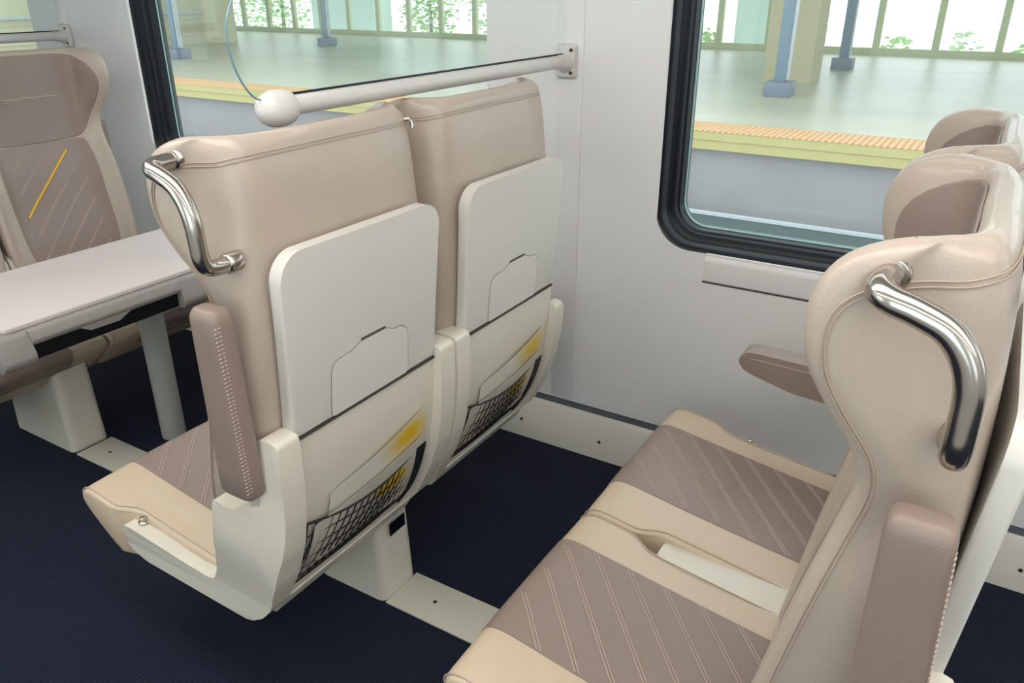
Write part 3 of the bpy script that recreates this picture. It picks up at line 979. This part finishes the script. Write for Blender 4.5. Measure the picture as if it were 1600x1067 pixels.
cn = mbox('added_canopy', PALEC, None, -60, 14, 11.2, 22.6, 3.902, 4.1); tag(cn, 'unseen canopy roof put over the station platform to shade it, carried by the posts', 'added_canopy')  # out of view; put back to darken the over-bright platform
fence = empty('platform_fence', 'pale olive fence with upright posts and glass panels along the back of the platform', 'fence', (-12, 22.4, 0))
mbox('bottom_rail', FENCEM, fence, -48, 26, -.04, .04, 0.0, .17)
mbox('top_rail', FENCEM, fence, -48, 26, -.04, .04, 2.6, 2.75)
x = -48.2
pm = None
while x < 12:
    if pm is None:
        bm = bmesh.new(); box(bm, -.08, .08, -.06, .06, .17, 2.6); pm = finish('post', bm, FENCEM, fence); pm.location = (x+12, 0, 0)
    else:
        c = pm.copy(); C.objects.link(c); c.parent = fence; c.location = (x+12, 0, 0)
    x += 1.325
# building and pillars behind the fence
b = mbox('pale_pillar', PALEC, None, -7.35, -5.95, 24.5, 25.5, -1, 5); tag(b, 'pale concrete pillar behind the fence at the left of the right window', 'pillar', 'pale pillars behind the fence')
b = mbox('pale_pillar', PALEC, None, -24.3, -21.1, 24.6, 25.6, -1, 6); tag(b, 'broad pale concrete pillar behind the fence seen through the left window', 'pillar', 'pale pillars behind the fence')
b = empty('station_building', 'cream clad wall of a station building at the far left of the platform', 'building', (-21.3, 15, .001))
mbox('cladding', CLAD, b, -5, 0, -4.5, 2.6, 0, 3.6)
mbox('corner_column', mat('corner_col', srgb(206, 200, 164), .7), b, -.3, .45, 2.0, 2.8, 0, 3.6)
mbox('yellow_sign', SIGNY, b, .0, .03, -2.3, -.9, .92, 1.0)
mbox('ledge', RAILL, b, .0, .12, -4.4, 1.9, .84, .9)
for i in range(3):
    mbox('panel_joint', TANC, b, .0, .01, -4.4, 1.9, .22+.22*i, .235+.22*i)

def tree(x, y, h, r, m, label, n=1000):
    root = empty('tree', label, 'tree', (x, y, -1.1), 0, 'trees beyond the fence')
    bm = bmesh.new(); tube(bm, catmull([(0, 0, 0), (.1, 0, h*.4), (-.05, .1, h*.8)], 4), lambda t: .10*(1-.6*t), 8); finish('trunk', bm, TRUNK, root)
    bm = bmesh.new()
    for i in range(n):
        a = random.random()*2*PI; b2 = math.acos(2*random.random()-1); q = random.random()**.45
        px = r*q*math.sin(b2)*math.cos(a); py = r*q*math.sin(b2)*math.sin(a); pz = h*.62+h*.48*q*math.cos(b2)
        s = random.uniform(.06, .15)
        M = Matrix.Rotation(random.random()*6.3, 3, 'Z') @ Matrix.Rotation(random.random()*3.1, 3, 'X')
        vs = [bm.verts.new(Vector((px, py, pz))+M @ Vector(v)*s) for v in ((-1, 0, 0), (0, -.5, .12), (1, 0, 0), (0, .5, .12))]
        bm.faces.new(vs)
    finish('foliage', bm, m, root)
tl = [('spreading pale green tree beyond the fence, %s', )]
spots = [(-31, 27, 4.2, 2.2, LEAF2, 'leftmost in the left window'), (-27.5, 26, 3.6, 1.8, LEAF, 'left of the broad pale pillar'), (-20.0, 26.5, 3.4, 1.25, LEAF, 'just right of the broad pale pillar'),
         (-17.2, 27, 4.0, 1.4, LEAF2, 'behind the middle posts of the left window'), (-14.3, 26, 3.6, 1.4, LEAF, 'at the right end of the left window'), (-10.9, 27, 4, 1.4, LEAF2, 'behind the wall pillar between windows')]
for x, y, h, r, m, w in spots: tree(x, y, h, r, m, 'leafy green tree beyond the platform fence, '+w)
def bush(x, y, h, r, m, w): 
    root = empty('bush', 'low green bush beyond the platform fence, '+w, 'bush', (x, y, -.6), 0, 'bushes beyond the fence')
    bm = bmesh.new()
    for i in range(200):
        a = random.random()*2*PI; q = random.random()**.5; z = random.random()**1.4
        M = Matrix.Rotation(random.random()*6.3, 3, 'Z') @ Matrix.Rotation(random.random()*3.1, 3, 'X'); s = random.uniform(.05, .13)
        px, py, pz = r*q*math.cos(a)*(1-.5*z), r*q*math.sin(a)*(1-.5*z), h*z
        vs = [bm.verts.new(Vector((px, py, pz))+M @ Vector(v)*s) for v in ((-1, 0, 0), (0, -.5, .12), (1, 0, 0), (0, .5, .12))]
        bm.faces.new(vs)
    finish('foliage', bm, m, root)
    bm = bmesh.new(); tube(bm, [(0, 0, 0), (0, 0, h*.6)], .03, 6); finish('stem', bm, TRUNK, root)
bush(-7.8, 23.6, 1.1, .5, LEAF, 'at the left edge of the right window')
bush(-5.6, 24, 1.0, .6, LEAF2, 'right of the pale pillar')
bush(-2.9, 24, .95, .6, LEAF, 'left of the second fence gap')
bush(-1.3, 24, 1.1, .6, LEAF2, 'in the middle of the right window top')
bush(.2, 24, 1.0, .6, LEAF, 'towards the top right corner')
bush(1.6, 24, 1.0, .5, LEAF2, 'farthest right')
gb = mbox('floor_ground', mat('ground_soil', srgb(206, 210, 190), .9), None, -70, 20, 22.6, 60, -1.2, -1.0); struct(gb, 'bright ground beyond the fence', 'ground')

# ------------------------------------------------------------------ sky and camera
w = bpy.data.worlds.new('World'); bpy.context.scene.world = w; w.use_nodes = True
bg = w.node_tree.nodes['Background']; bg.inputs[0].default_value = (.86, .95, 1.0, 1); bg.inputs[1].default_value = 2.6

cam = bpy.data.cameras.new('Camera'); co = bpy.data.objects.new('Camera', cam); C.objects.link(co)
cam.sensor_width = 36; cam.lens = 1229.8/1600*36; cam.clip_start = .05; cam.clip_end = 300
R = Matrix(((0.85303194, -0.21445048, 0.47575992), (0.52185744, 0.35255016, -0.77677101), (-0.00115032, 0.91088933, 0.41264913)))
co.matrix_world = Matrix.Translation((0, 0, 1.6)) @ R.to_4x4()
sc = bpy.context.scene; sc.camera = co
sc.view_settings.view_transform = 'Standard'; sc.view_settings.look = 'None'; sc.view_settings.gamma = 1
sc.view_settings.use_curve_mapping = False; sc.view_settings.exposure = 0
sc.cycles.max_bounces = 10; sc.cycles.transparent_max_bounces = 16
